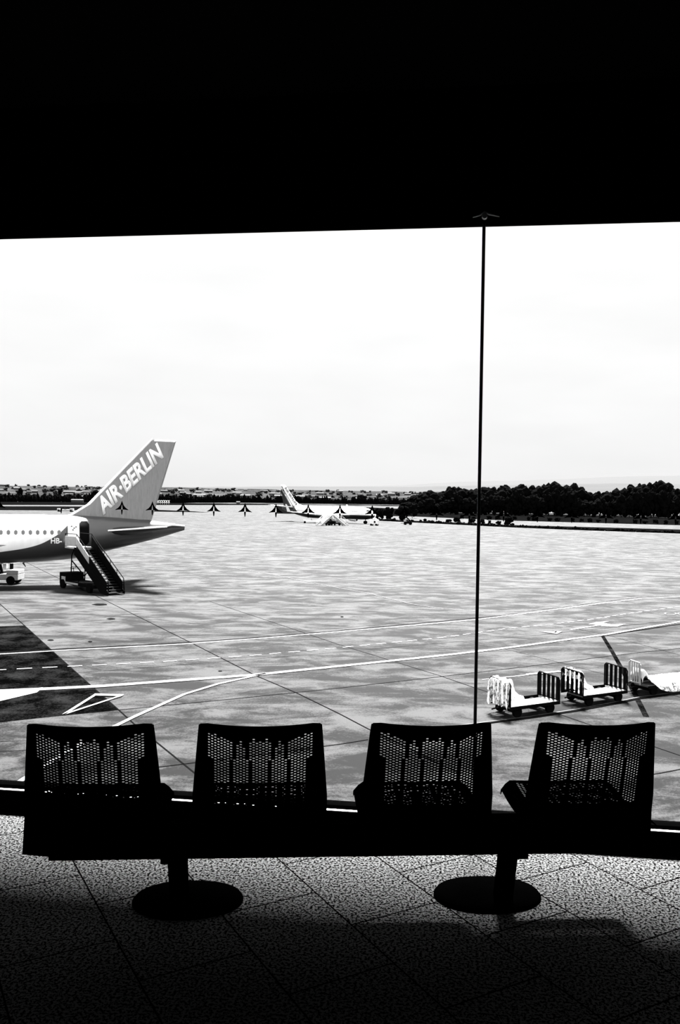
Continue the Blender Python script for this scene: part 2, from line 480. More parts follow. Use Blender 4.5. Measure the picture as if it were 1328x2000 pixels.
W1 = [(-60, 1281), (0, 1278), (100, 1272), (350, 1259), (500, 1248), (664, 1234), (814, 1221), (934, 1210), (1044, 1196), (1164, 1180), (1254, 1169), (1328, 1166), (1400, 1164)]
strip(MB(), W1, .20).build('painted_line', M['line'], apron)
strip(MB(), [(400, 1100), (530, 1122), (664, 1149), (724, 1160), (804, 1180), (864, 1189), (934, 1195), (1014, 1194), (1094, 1186), (1180, 1174), (1254, 1165), (1328, 1161)], .14).build('painted_line', M['worn'], apron)
W3 = [(-60, 1354), (0, 1350.5), (80, 1347), (200, 1341), (350, 1330), (500, 1319), (575, 1311), (664, 1302), (864, 1281), (934, 1273), (1014, 1263), (1114, 1249), (1184, 1240), (1264, 1226), (1328, 1215), (1400, 1203)]
strip(MB(), W3, .46, .03, .2).build('painted_line', M['line'], apron)
flatpoly(MB(), [(-80, 1364), (0, 1354), (84, 1344), (72, 1354), (0, 1371), (-80, 1385)], .035).build('painted_triangle', M['line'], apron)
strip(MB(), [(520, 1316), (425, 1337), (360, 1357), (300, 1384), (260, 1402), (220, 1422), (130, 1470), (40, 1527), (-60, 1600)], .17, .03).build('painted_line', M['line'], apron)
a = MB()
strip(a, [(125, 1397), (187, 1358)], .13, .04); strip(a, [(183, 1358.5), (240, 1360)], .30, .045); strip(a, [(238, 1360), (125, 1397)], .12, .04)
a.build('painted_arrowhead', M['line'], apron)
dashes(MB(), [(-70, 1312), (0, 1309), (54, 1306), (200, 1299), (317, 1293), (490, 1281), (664, 1265.5), (750, 1257), (869, 1245), (990, 1228), (1082, 1219), (1155, 1210), (1217, 1200), (1328, 1185), (1400, 1174)], .13, .62, .42).build('painted_dashes', M['line'], apron)
def z5(x, y): return (1050+x/4.777, 1120+y/4.777)
ar = MB(); strip(ar, [z5(305, 530), z5(560, 488)], .17, .03)
flatpoly(ar, [z5(475, 478), z5(545, 458), z5(665, 450), z5(610, 466), z5(690, 482), z5(825, 475), z5(740, 500), z5(620, 497), z5(540, 484)], .035)
ar.build('painted_arrow', M['line'], apron)
nb = MB(); flatpoly(nb, [z5(0, 540), z5(130, 545), z5(160, 538), z5(236, 542), z5(178, 571), z5(125, 560), z5(60, 552)], .03); nb.build('painted_number_box', M['worn'], apron)
nj = MB(); strip(nj, [z5(140, 545), z5(175, 545), z5(160, 556), z5(190, 556)], .07, .05); nj.build('painted_digits', M['joint'], apron)
rg = MB()
for k in range(2):
    cx = 1240 + k*120
    strip(rg, [z5(cx+52*math.cos(t*math.pi/10), 377+12*math.sin(t*math.pi/10)) for t in range(21)], .13, .03)
rg.build('painted_rings', M['worn'], apron)
strip(MB(), [(860, 1423), (935, 1412.5), (1029, 1401), (1125, 1386), (1190, 1374), (1248, 1362), (1328, 1352), (1400, 1342)], .07, .02).build('painted_line', M['worn'], apron)
strip(MB(), [(780, 1434), (860, 1424.5), (935, 1415), (1029, 1403.5), (1125, 1389), (1190, 1377), (1248, 1365), (1328, 1355), (1400, 1345)], .13, .03).build('painted_kerb_line', M['joint'], apron)
b = MB(); strip(b, [(942, 1328), (1010, 1321), (1050, 1316.5)], .10); strip(b, [(1030, 1318), (1095, 1312)], .25, .03); b.build('painted_line', M['line'], apron)
strip(MB(), [(850, 1092), (880, 1094), (925, 1093)], .3).build('painted_line', M['worn'], apron)
strip(MB(), [(960, 1058), (1114, 1064), (1184, 1077), (1328, 1097), (1400, 1108)], .25).build('painted_line', M['worn'], apron)
strip(MB(), [(1100, 1056), (1220, 1068), (1328, 1081), (1400, 1090)], .2).build('painted_line', M['worn'], apron)
def tar(t, b_):
    n = mth(t, 'ADD', mth(t, 'MULTIPLY', nse(t, coords(t), 12, 10, .85), .6), mth(t, 'MULTIPLY', nse(t, coords(t), .9, 4, .6), .4))
    t.links.new(mrange(t, n, .47, .66, .0002, .0065), b_.inputs['Base Color'])
M['asphalt'] = mat('dark_asphalt', .01, .95, 0, 0, tar)
flatpoly(MB(), [(-90, 1229), (0, 1224), (47, 1222), (107, 1276), (167, 1330), (232, 1387), (110, 1399), (0, 1411), (-90, 1421)], .010).build('asphalt_patch', M['asphalt'], apron)
b = MB(); strip(b, [(1176, 1241), (1195, 1272), (1214, 1306), (1241, 1358), (1262, 1400)], .2, .015); strip(b, [(1176, 1242), (1264, 1229), (1328, 1219), (1400, 1207)], .16, .015)
b.build('tar_strip', M['asphalt'], apron)
jb = MB()
for pts, wd in (([(-30, 1152), (0, 1180), (48, 1222), (107, 1276), (167, 1330), (232, 1387), (265, 1417)], .05),
                ([(40, 1093), (125, 1135), (200, 1170), (372, 1255), (500, 1320), (580, 1354), (664, 1395), (719, 1424), (900, 1512)], .05),
                ([(265, 1417), (380, 1510), (420, 1545)], .05),
                ([(410, 1175), (537, 1217), (664, 1260), (704, 1272), (859, 1320), (931, 1345), (1100, 1398), (1328, 1476)], .035),
                ([(931, 1260), (987, 1268), (1080, 1291), (1180, 1317), (1328, 1362)], .03), ([(1100, 1222), (1194, 1243), (1328, 1280)], .03),
                ([(-60, 1226), (0, 1223.5), (65, 1221)], .05),
                ([(95, 1262), (350, 1247), (500, 1239), (664, 1227), (850, 1209)], .035), ([(-60, 1276), (0, 1274), (350, 1256), (500, 1245.5), (664, 1232), (814, 1218), (934, 1207), (1024, 1198)], .15),
                ([(150, 1315), (430, 1293), (664, 1274), (889, 1254), (1050, 1241), (1180, 1227), (1328, 1210)], .035),
                ([(232, 1387), (450, 1366), (664, 1344), (859, 1322), (1064, 1298), (1164, 1285), (1264, 1273), (1328, 1267), (1400, 1259)], .05),
                ([(-60, 1450), (54, 1447), (160, 1437)], .03), ([(-60, 1470), (54, 1466), (160, 1459)], .03), ([(300, 1500), (380, 1490), (500, 1476), (670, 1453), (719, 1445)], .05),
                ([(1240, 1518), (1287, 1511), (1328, 1503), (1400, 1490)], .04), ([(0, 1160), (130, 1158), (250, 1155), (500, 1146)], .05),
                ([(300, 1158), (380, 1152), (520, 1146)], .04)):
    strip(jb, pts, wd, .012)
jb.build('slab_joints', M['joint'], apron)
for cx_, cy_, rx_, ry_ in ((99, 1250.5, 6, 1.4), (176, 1253.5, 4, 1.4), (195, 1181, 14, 2), (217, 1209, 8, 1.5), (430, 1311, 4, 1), (668, 1205, 3, 1)):
    flatpoly(MB(), [(cx_+rx_*math.cos(k*.52)*(1+.2*math.sin(k*2.3)), cy_+ry_*math.sin(k*.52)) for k in range(12)], .014).build('oil_stain', M['joint'], apron)
# ground beyond the apron
def land(name, px, m, h): 
    o = MB().prism([(p.x, p.y, AP+h-.3) for p in [G(*q) for q in px]], (0, 0, .3)).build(name, m); o['kind'] = 'structure'; return o
land('grass_verge', [(-60, 996), (100, 997), (190, 996.5), (290, 999), (408, 1001), (380, 999), (300, 995.5), (190, 989.5), (90, 989), (-60, 989)], M['grass'], .05)
land('grass_strip', [(780, 1018), (1000, 1029), (1328, 1042), (1420, 1046), (1420, 1038), (1328, 1034.5), (1010, 1026), (780, 1016)], M['grass'], .05)
land('grass_field', [(540, 1003), (812, 1009), (1000, 1017), (1328, 1026), (1420, 1029), (1420, 1008), (1328, 1007), (1100, 1003), (850, 997), (700, 990), (540, 988)], M['grass'], .05)
land('grass_island', [(-80, 986), (200, 986.5), (540, 986.5), (540, 983), (300, 981), (-80, 980)], M['grass'], .05)
land('gravel_path', [(870, 1003), (1000, 1004), (1150, 1007), (1328, 1012), (1420, 1014), (1420, 1012), (1328, 1010), (1150, 1004.5), (1000, 1002), (870, 1001)], mat('gravel', .13, .9, 0, 0, noisy(.0105, .6, .5)), .1)
# rising country
def country():
    b = MB(); rows = []; ny, nx = 44, 90
    for j in range(ny+1):
        t = j/ny; y = 1190 + 3600*t**1.3
        row = []
        for i in range(nx+1):
            x = -2600 + 5200*i/nx
            h = AP - .2 + 62*t**1.15*(1 + .25*noise.noise(Vector((x*.0012, y*.0009, 3.1)))) + 3*t*noise.noise(Vector((x*.006, y*.005, 0)))
            row.append((x, y, h))
        rows.append(row)
    vs = [p for r_ in rows for p in r_]; n = nx+1
    b.add(vs, [(j*n+i, j*n+i+1, (j+1)*n+i+1, (j+1)*n+i) for j in range(ny) for i in range(nx)])
    return b
cg = country().build('hills_near', M['fields'], smooth=True); cg['kind'] = 'structure'
def ridge(name, Y, prof, m):
    b = MB(); front = []; top = []; back = []
    for i in range(len(prof)-1):
        for k in range(6):
            t = k/6; x = prof[i][0]*(1-t)+prof[i+1][0]*t; y = prof[i][1]*(1-t)+prof[i+1][1]*t
            p = DP(x, y, Y); p.z += Y*.0006*noise.noise(Vector((x*.05, Y, 0)))
            top.append((p.x, Y, p.z)); front.append((p.x*.86, Y*.86, AP-4)); back.append((p.x*1.2, Y*1.2, AP-4))
    n = len(top); b.add(front+top+back, [(i, i+1, n+i+1, n+i) for i in range(n-1)] + [(n+i, n+i+1, 2*n+i+1, 2*n+i) for i in range(n-1)])
    o = b.build(name, m, smooth=True); o['kind'] = 'structure'; return o
M['ridge'] = mat('haze_pale_hills', .16, .95, 0, 0, lambda t, b_: t.links.new(mrange(t, nse(t, coords(t, (.3, 1, 2)), .004, 8, .7), .35, .65, .028, .0315), b_.inputs['Base Color']))  # aerial haze put into the pale base colour
M['ridge2'] = mat('haze_far_hills', .18, .95, 0, 0, noisy(.0345, .02, .002))  # haze again painted as a paler even tone
ridge('hills_middle', 6500, [(-300, 953), (0, 951), (200, 952), (400, 951), (600, 950), (800, 951), (950, 948), (1100, 946), (1200, 944), (1328, 946), (1600, 948)], M['ridge'])
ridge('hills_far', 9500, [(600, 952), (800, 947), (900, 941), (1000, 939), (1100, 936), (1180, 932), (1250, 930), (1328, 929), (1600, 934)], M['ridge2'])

# ------------------------------------------------------------------ vegetation
def crown_mb(seed, n=14, flat=.75, w_=.5, h0=.45, sub=2):
    rnd = random.Random(seed); b = MB()
    for k in range(n):
        a = rnd.uniform(0, 6.28); rr = w_*math.sqrt(rnd.random())*.72
        t = rnd.random()**.45; z = h0 + (1-h0)*(t*.9)*math.sqrt(max(.05, 1-(rr/w_)**2*.9))*.9 + .04
        r0 = rnd.uniform(.12, .20)*(w_/.5)
        bm = bmesh.new(); bmesh.ops.create_icosphere(bm, subdivisions=sub, radius=r0)
        off = Vector((rnd.uniform(0, 50), 0, 0)); c = Vector((rr*math.cos(a), rr*math.sin(a), min(z, 1-r0*.72)))
        for v in bm.verts:
            d = 1 + .5*noise.noise(v.co*14/(r0*10)+off) + .22*(rnd.random()-.5)
            v.co = Vector((v.co.x*d, v.co.y*d, v.co.z*d*flat)) + c
        b.add([v.co.copy() for v in bm.verts], [[v.index for v in f.verts] for f in bm.faces]); bm.free()
    return b
def tree_proto(seed, h0, w_, n, flat, stems, m):
    root = bpy.data.objects.new('tree', None); COL.objects.link(root)
    cm = crown_mb(seed, n, flat, w_, h0).build('crown', m, root)
    tr = MB(); rnd = random.Random(seed)
    tr.tube([(0, 0, 0), (rnd.uniform(-.02, .02), 0, h0*.6), (rnd.uniform(-.05, .05), 0, h0+.25)], [.03, .022, .012], 6)
    for k in range(stems): 
        a = rnd.uniform(0, 6.28); tr.tube([(0, 0, h0*.55), (.18*math.cos(a), .18*math.sin(a), h0+.2)], [.014, .008], 5)
    tr.build('trunk', M['bark'], root)
    return root
protos = [tree_proto(i+11, .02, .5, 52, .8, 3, M['foliage']) for i in range(4)]
used = set()
def put_tree(px, top, base, wpx, label, group, pi=None, name='tree', cat='tree', src=None, yoff=0):
    lst = src or protos; pi = random.randrange(len(lst)) if pi is None else pi
    p = lst[pi]
    if p.name in used: o = copy_tree(p)
    else: o = p; used.add(p.name)
    g = G(px, base) if not yoff else DP(px, base, yoff)
    if yoff: g = Vector((g.x, yoff, AP))
    d = g.y; H_ = (base-top)*d/FPX; Wd = wpx*d/FPX
    o.location = g; o.scale = (Wd, Wd, H_); o.rotation_euler = (0, 0, random.uniform(0, 6.28))
    if name != 'tree': o.name = name
    return tag(o, label, cat, group)
prof = [(795, 985), (806, 975), (815, 961), (835, 957), (850, 961), (862, 958), (875, 951), (892, 947), (908, 950), (925, 955), (945, 951), (960, 947), (975, 948), (990, 944), (1010, 947), (1030, 945), (1046, 949), (1060, 941), (1075, 940), (1090, 941), (1108, 941), (1122, 944), (1136, 952), (1150, 961), (1165, 959), (1180, 953), (1195, 961), (1210, 951), (1228, 951), (1243, 941), (1258, 938), (1275, 937), (1292, 939), (1306, 944), (1316, 955), (1330, 952), (1350, 946)]
def ptop(x):
    for (a0, b0), (a1, b1) in zip(prof, prof[1:]):
        if a0 <= x <= a1: return b0+(b1-b0)*(x-a0)/(a1-a0)
    return 960
x = 800
while x < 1350:
    wd = random.uniform(38, 56); b_ = 1001 + (x-800)*.018
    put_tree(x, ptop(x)-1, b_+random.uniform(-1, 1), wd, 'tall dark pine in the wood beyond the taxiway on the right', 'pines of the dark wood')
    x += random.uniform(11, 15)
x = 812
while x < 1350:
    b_ = 1003.5 + (x-800)*.018
    t_ = ptop(x)
    put_tree(x, t_+random.uniform(10, 24), b_, random.uniform(20, 30), 'lower dark tree at the front edge of the dark wood', 'front trees of the dark wood')
    x += random.uniform(11, 16)
shr = [tree_proto(i+41, .02, .5, 26, .9, 0, M['foliage']) for i in range(3)]
for s_ in shr: s_.name = 'shrub'
sh_list = [(741, 989, 1016, 20, 'tall dark bush standing behind the nose of the far aeroplane'), (759, 987, 1017, 24, 'tall dark bush right of the far aeroplane nose'), (786, 985, 1017, 30, 'tall dark bush behind the dark belt loader'),
 (805, 979, 1012, 26, 'big dark bush at the left foot of the dark wood'),
 (830, 1012.5, 1019, 9, 'smallest lone bush on the apron edge, right of the dark belt loader'), (876, 1013, 1022, 14, 'flat round bush on the apron edge, left of two near the pane joint'), (892, 1008, 1023, 16, 'peaked round bush on the apron edge, beside a flatter one'),
 (921, 1011, 1025, 16, 'round bush on the apron edge just left of the pane joint'), (941, 1012, 1026, 12, 'bush on the apron edge crossed by the pane joint'), (956, 1015, 1026, 7, 'thin open bush on the apron edge right of the pane joint'),
 (974, 1016, 1027, 12, 'low round bush on the apron edge left of the biggest one'), (994, 1006, 1029, 22, 'biggest square dark bush on the apron edge')]
for x, t_, b_, wd, lb in sh_list:
    put_tree(x, t_, b_, wd, lb, 'bushes along the apron edge', None, 'shrub', 'bush', shr)
for x in (902, 925, 955, 972, 1005, 1032, 1044, 1073, 1088, 1119, 1136, 1152, 1168, 1203, 1240, 1259, 1280, 1300, 1322):
    bz = 1014+(x-900)*.026; put_tree(x, bz-random.uniform(7, 11), bz, random.uniform(8, 14), 'small dark bush in the grass between taxiway and wood', 'bushes in the grass field', None, 'shrub', 'bush', shr)
# low hedge along the apron edge
def belt(name, pts, hpx, m, label, cat, kind=None, seed=1, step=5, jit=.5, depth=None):
    rnd = random.Random(seed); b = MB()
    for (x0, y0), (x1, y1) in zip(pts, pts[1:]):
        n = max(1, int((x1-x0)/step))
        for k in range(n):
            t = (k+rnd.random()*.5)/n; x = x0+(x1-x0)*t; y = y0+(y1-y0)*t; g = G(x, y)
            h = hpx*g.y/FPX*rnd.uniform(1-jit, 1+jit*.6); wd = step*1.7*g.y/FPX*rnd.uniform(.8, 1.3)
            bm = bmesh.new(); bmesh.ops.create_icosphere(bm, subdivisions=2, radius=1)
            for v in bm.verts:
                d = 1+.5*(rnd.random()-.5); v.co = Vector((v.co.x*wd/2*d, v.co.y*wd/2*d, v.co.z*h*d*.55+h*.4)) + g
            b.add([v.co.copy() for v in bm.verts], [[v.index for v in f.verts] for f in bm.faces]); bm.free()
    return tag(b.build(name, m), label, cat, None, kind)
belt('hedge', [(740, 1017), (800, 1020), (1000, 1030), (1150, 1036), (1328, 1042), (1400, 1045)], 5.5, M['foliage'], 'long low dark hedge along the right edge of the apron', 'hedge', seed=3, step=4)
belt('scrub_belt', [(-60, 980), (200, 981), (420, 983), (560, 985), (820, 989)], 16, M['foliage'], 'dark belt of scrub across the plain behind the runway', 'scrub', 'stuff', 5, 4, .3)
belt('scrub_belt', [(-60, 978), (200, 979), (420, 981), (560, 982.5), (820, 986)], 13, M['foliage'], 'second darker row of scrub behind the runway belt', 'scrub', 'stuff', 9, 4, .5)

# scattered trees and white houses on the rising plain
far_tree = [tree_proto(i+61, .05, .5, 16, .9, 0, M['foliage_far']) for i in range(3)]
rnd = random.Random(12)
def hz(x): return 966.5 + x*.0157
def terrain_z(xx, yy):
    t = ((yy-1190)/3600)**(1/1.3) if yy > 1190 else 0
    return AP - .2 + 62*t**1.15*(1 + .25*noise.noise(Vector((xx*.0012, yy*.0009, 3.1)))) + 3*t*noise.noise(Vector((xx*.006, yy*.005, 0)))
def at_far(px, Y):
    p = DP(px, 970, Y); return Vector((p.x, Y, terrain_z(p.x, Y)-.5))
special = {40: (8, 14, 1500, 'dark conical tree on the plain at far left'), 117: (7, 9, 1700, 'small dark tree on the plain between the far left tree and the tail fin'), 188: (14, 12, 1500, 'dark tree group right behind the sloping edge of the tail fin'),
           707: (18, 10, 1500, 'broad dark tree on the plain above the nose of the far aeroplane'), 724: (9, 6, 1480, 'smaller dark tree right of the broad one above the far aeroplane nose')}
for px, (wp, hp, Y, lb) in special.items():
    p = at_far(px, Y); o = copy_tree(protos[0]); o.location = p; o.scale = (wp*Y/FPX*1.2, wp*Y/FPX*1.2, hp*Y/FPX*1.3); tag(o, lb, 'tree')
    if 'group' in o: del o['group']
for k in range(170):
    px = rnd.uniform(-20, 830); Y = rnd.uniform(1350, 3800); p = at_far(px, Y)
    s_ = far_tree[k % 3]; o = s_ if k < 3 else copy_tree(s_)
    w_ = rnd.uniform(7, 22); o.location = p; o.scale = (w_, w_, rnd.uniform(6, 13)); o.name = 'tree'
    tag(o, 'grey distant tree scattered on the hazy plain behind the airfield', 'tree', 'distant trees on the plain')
M['house'] = M_('whitewash', .045, .8, 0, .1, .1, .1); M['roof'] = M_('roof_tiles', .024, .9, 0, .1, .2, .1)
hp_ = bpy.data.objects.new('house', None); COL.objects.link(hp_)
MB().box(-.5, .5, -.3, .3, 0, .7).build('wall', M['house'], hp_)
MB().add([(-.53, -.34, .7), (.53, -.34, .7), (.53, .34, .7), (-.53, .34, .7), (-.5, 0, 1), (.5, 0, 1)], [(0, 1, 5, 4), (2, 3, 4, 5), (0, 4, 3), (1, 2, 5), (0, 3, 2, 1)]).build('roof', M['roof'], hp_)
for k in range(80):
    o = hp_ if k == 0 else copy_tree(hp_)
    px = rnd.uniform(-10, 830); Y = rnd.choice([rnd.uniform(1500, 2300), rnd.uniform(2000, 3600)]); p = at_far(px, Y)
    o.location = p; w_ = rnd.uniform(9, 24); o.scale = (w_, w_*.7, rnd.uniform(5, 9)); o.rotation_euler = (0, 0, rnd.uniform(-.3, .3))
    tag(o, 'small pale house on the hazy plain behind the airfield', 'house', 'distant houses on the plain')
# greenhouse-like pale shed by the tail fin
g = G(154, 981); o = copy_tree(hp_); o.name = 'shed'; o.location = (g.x, g.y-6, AP); o.scale = (22*g.y/FPX, 8, 6.3*g.y/FPX); o.rotation_euler = (0, 0, 0)
tag(o, 'pale wide shed against the dark scrub, left of the tail fin', 'shed'); del o['group']
g = G(466, 985); o = copy_tree(hp_); o.name = 'shed'; o.location = (g.x, g.y-4, AP); o.scale = (7*g.y/FPX, 6, 6*g.y/FPX); o.rotation_euler = (0, 0, 0)
tag(o, 'small pale hut against the dark scrub, left of the far aeroplane tail', 'shed'); del o['group']

# lattice antenna row
ant = empty('antenna_array', G(317, 985), 0, label='white lattice antenna array beyond the runway, right of the tail fin', cat='antenna')
sc = G(317, 985).y/FPX
for k in range(7):
    b = MB(); x = (-12.5+k*4.2)*sc; r_ = .45*sc
    b.tube([(x-1.6*sc, 0, 3*sc), (x+1.6*sc, 0, 8*sc)], r_, 5).tube([(x+1.6*sc, 0, 3*sc), (x-1.6*sc, 0, 8*sc)], r_, 5).tube([(x, 0, 0), (x, 0, 5*sc)], r_*.6, 5)
    b.build('lattice', M['white'], ant)

# ------------------------------------------------------------------ airliners
def interp(tab, s):
    for a0, a1 in zip(tab, tab[1:]):
        if a0[0] <= s <= a1[0]:
            t = (s-a0[0])/(a1[0]-a0[0]); t2 = t
            return [a0[i]*(1-t2)+a1[i]*t2 for i in range(1, len(a0))]
    return list(tab[-1][1:]) if s > tab[-1][0] else list(tab[0][1:])
def smooth_tab(tab, s):
    # Catmull-Rom through the table
    n = len(tab); i = 0
    while i < n-2 and s > tab[i+1][0]: i += 1
    p0, p1, p2, p3 = tab[max(i-1, 0)], tab[i], tab[i+1], tab[min(i+2, n-1)]
    h = p2[0]-p1[0]; t = min(1, max(0, (s-p1[0])/h)); r_ = []
    for k in range(1, len(p1)):
        m1 = (p2[k]-p0[k])/(p2[0]-p0[0])*h if p2[0] != p0[0] else 0; m2_ = (p3[k]-p1[k])/(p3[0]-p1[0])*h
        t2, t3 = t*t, t*t*t
        r_.append((2*t3-3*t2+1)*p1[k] + (t3-2*t2+t)*m1 + (-2*t3+3*t2)*p2[k] + (t3-t2)*m2_)
    return r_
def skin_pt(tab, s, z, side):
    top, bot, hw = smooth_tab(tab, s); zc = (top+bot)/2; rh = (top-bot)/2
    k = max(-1, min(1, (z-zc)/rh)); return Vector((s, side*hw*math.sqrt(max(0, 1-k*k)), z))
def fuselage(tab, L, mtl, parent, hole=None):
    b = MB(); rings = []; n = 64; m = 150
    for i in range(m+1):
        s = L*(i/m)
        if i/m < .08: s = L*.08*(i/m/.08)**1.6
        top, bot, hw = smooth_tab(tab, s); zc = (top+bot)/2; rh = (top-bot)/2
        rings.append([Vector((s, hw*math.cos(2*math.pi*k/n), zc+rh*math.sin(2*math.pi*k/n))) for k in range(n)])
    return b.loft(rings).build('fuselage', mtl, parent, smooth=60)
def aerofoil(root, tip, th_r, th_t, up=Vector((0, 0, 1))):
    """root/tip = (LE point, chord); section across 'up'"""
    b = MB(); prof_ = [(0, 0), (.02, .35), (.08, .72), (.25, 1), (.5, .85), (.8, .35), (1, .02)]
    rings = []
    for (le, c), th in ((root, th_r), (tip, th_t)):
        rg_ = [Vector(le)+Vector((c*x_, 0, 0))+up*(th/2*y_) for x_, y_ in prof_]
        rg_ += [Vector(le)+Vector((c*x_, 0, 0))-up*(th/2*y_) for x_, y_ in prof_[::-1][:-1]]
        rings.append(rg_)
    return b.loft(rings)
def livery(name, table, white, dark, rear):
    """white hull; dark paint under a curved line z = g(s)"""
    def f(t, b):
        v = coords(t); sep = nd(t, 'ShaderNodeSeparateXYZ'); t.links.new(v, sep.inputs[0])
        L = 40.0; cr = nd(t, 'ShaderNodeFloatCurve'); c = cr.mapping.curves[0]
        for i, (s, z) in enumerate(table):
            if i < 2: c.points[i].location = (s/L, z/8)
            else: c.points.new(s/L, z/8)
        for p in c.points: p.handle_type = 'VECTOR' if rear == 'sharp' else 'AUTO'
        cr.mapping.update(); cr.inputs['Factor'].default_value = 1
        t.links.new(mth(t, 'DIVIDE', sep.outputs['X'], L), cr.inputs['Value'])
        g_ = mth(t, 'MULTIPLY', cr.outputs[0], 8)
        d = mth(t, 'LESS_THAN', sep.outputs['Z'], g_)
        dirt = mrange(t, nse(t, coords(t, (1, 1, .3)), 2.5, 6, .7), .3, .7, .9, 1.1)
        mx = mrange(t, d, 0, 1, white, dark)
        t.links.new(mth(t, 'MULTIPLY', mx, dirt), b.inputs['Base Color'])
    return mat(name, .8, .28, 0, .6, f)
def wheel(b, x, y, r_, wd):
    b.tube([(x, y-wd/2, r_), (x, y+wd/2, r_)], r_, 18)
def engine(parent, s, y, z, side):
    b = MB(); rr = [(0, .82), (.15, .98), (.9, 1.05), (2.2, .98), (3.0, .72)]
    rings = [[Vector((s+a, y+r_*math.cos(2*math.pi*k/24), z+r_*math.sin(2*math.pi*k/24))) for k in range(24)] for a, r_ in rr]
    e = b.loft(rings, True).build('engine', M['white'], parent, smooth=True)
    MB().tube([(s-.03, y, z), (s-.02, y, z)], .78, 24).build('intake', M['door_hole'], e)
    MB().box(s+.8, s+3.4, y-.12, y+.12, z+.8, z+1.5).build('pylon', M['white'], e)

# near aeroplane -----------------------------------------------------------------
TH = R(21)
pl = empty('airliner', (-48.719, 61.535, AP), TH, label='large airliner with lettered grey tail fin, parked at left with stairs at its rear door', cat='airplane')
tabA = [(0, 3.35, 3.05, .06), (.6, 4.15, 2.5, .75), (1.6, 4.95, 2.15, 1.25), (3, 5.6, 1.88, 1.68), (5, 5.88, 1.78, 1.93), (7, 5.9, 1.76, 1.975), (14, 5.9, 1.76, 1.975), (21, 5.9, 1.78, 1.975), (24.6, 5.9, 1.92, 1.95), (28.3, 5.86, 2.25, 1.78), (30.7, 5.76, 2.82, 1.5), (33, 5.6, 3.38, 1.14), (35.2, 5.36, 3.95, .74), (36.5, 5.2, 4.35, .42), (37.4, 5.06, 4.62, .22)]
lv = livery('hull_paint_near', [(0, .10), (40, 8), (20, 2.6), (22.3, 2.9), (24.6, 3.3), (26.2, 4.0), (27.3, 4.9), (27.75, 5.5), (28.1, 7.5)], .8, .034, 'auto')
fuselage(tabA, 37.4, lv, pl)
fz = MB(); fth = .15
finpoly = [(27.6, 5.7), (29.2, 6.75), (34.55, 12.60), (36.6, 12.55), (34.5, 5.35), (31, 5.4)]
fz = MB()
def fin_mesh(poly, th):
    b = MB(); n = len(poly); c = (sum(p[0] for p in poly)/n, sum(p[1] for p in poly)/n)
    rim_ = [Vector((x, 0, z)) for x, z in poly]
    def inset(p):
        d = Vector((c[0]-p[0], c[1]-p[1])); d.normalize(); return Vector((p[0]+d.x*.22, 0, p[1]+d.y*.22))
    a_ = [inset(p)+Vector((0, -th, 0)) for p in poly]; b_ = [inset(p)+Vector((0, th, 0)) for p in poly]
    b.add(rim_+a_+b_, [(i, (i+1) % n, n+(i+1) % n, n+i) for i in range(n)] + [(i, (i+1) % n, 2*n+(i+1) % n, 2*n+i) for i in range(n)] + [tuple(n+i for i in range(n)), tuple(2*n+i for i in range(n))])
    return b
fin = fin_mesh(finpoly, fth).build('tail_fin', M['fin_paint'], pl)
MB().prism([(27.45, -.14, 5.75), (29.1, -.12, 6.82), (34.5, -.06, 12.66), (34.72, -.06, 12.60), (29.35, -.12, 6.7), (28.6, -.14, 5.9)], (0, .28, 0)).build('leading_edge', M['white'], fin)
A0 = Vector((30.42, 5.86)); A1 = Vector((35.50, 11.02)); upv = Vector((-.60, 1.30))
text_part('AIR·BERLIN', lambda x, y: Vector((A0.x + (A1.x-A0.x)*x + upv.x*y, -fth-.03, A0.y + (A1.y-A0.y)*x + upv.y*y)), 'lettering', M['white'], fin, .04, .01)
# rudder line
# horizontal stabilisers, engines, wings
for sd_ in (-1, 1):
    aerofoil(((30.6, sd_*1.0, 4.55), 3.9), ((34.9, sd_*6.2, 5.12), 1.5), .75, .2).build('tailplane', M['shaded_tail_paint'], pl, smooth=True)  # dark colour and thick root mimic the shadow under the tailplane
    MB().tube([(30.55, sd_*1.2, 4.6), (34.88, sd_*6.15, 5.13)], .07, 6).build('tailplane_edge', M['white'], pl)
    aerofoil(((11.6, sd_*1.5, 2.5), 7.4), ((21.2, sd_*17.0, 4.3), 1.7), .95, .18).build('wing', M['pale_metal'], pl, smooth=True)
    engine(pl, 11.0, sd_*5.75, 1.75, sd_)
    g_ = MB(); g_.tube([(18.1, sd_*3.8, 2.4), (18.1, sd_*3.8, .6)], .13, 10); wheel(g_, 18.1, sd_*3.45, .58, .4); wheel(g_, 18.1, sd_*4.15, .58, .4)
    g_.build('main_gear', M['rubber'], pl, smooth=True)
g_ = MB(); g_.tube([(5.1, 0, 2.2), (5.1, 0, .4)], .1, 10); wheel(g_, 5.1, -.25, .38, .22); wheel(g_, 5.1, .25, .38, .22); g_.build('nose_gear', M['rubber'], pl, smooth=True)
def rrect(tab, s0, s1, z0, z1, rc, off, side, n=5, dy=0):
    pts = []
    for cx, cz, a0 in ((s1-rc, z1-rc, 0), (s0+rc, z1-rc, 90), (s0+rc, z0+rc, 180), (s1-rc, z0+rc, 270)):
        for k in range(n):
            a_ = R(a0+90*k/(n-1)); pts.append((cx+rc*math.cos(a_), cz+rc*math.sin(a_)))
    return pts
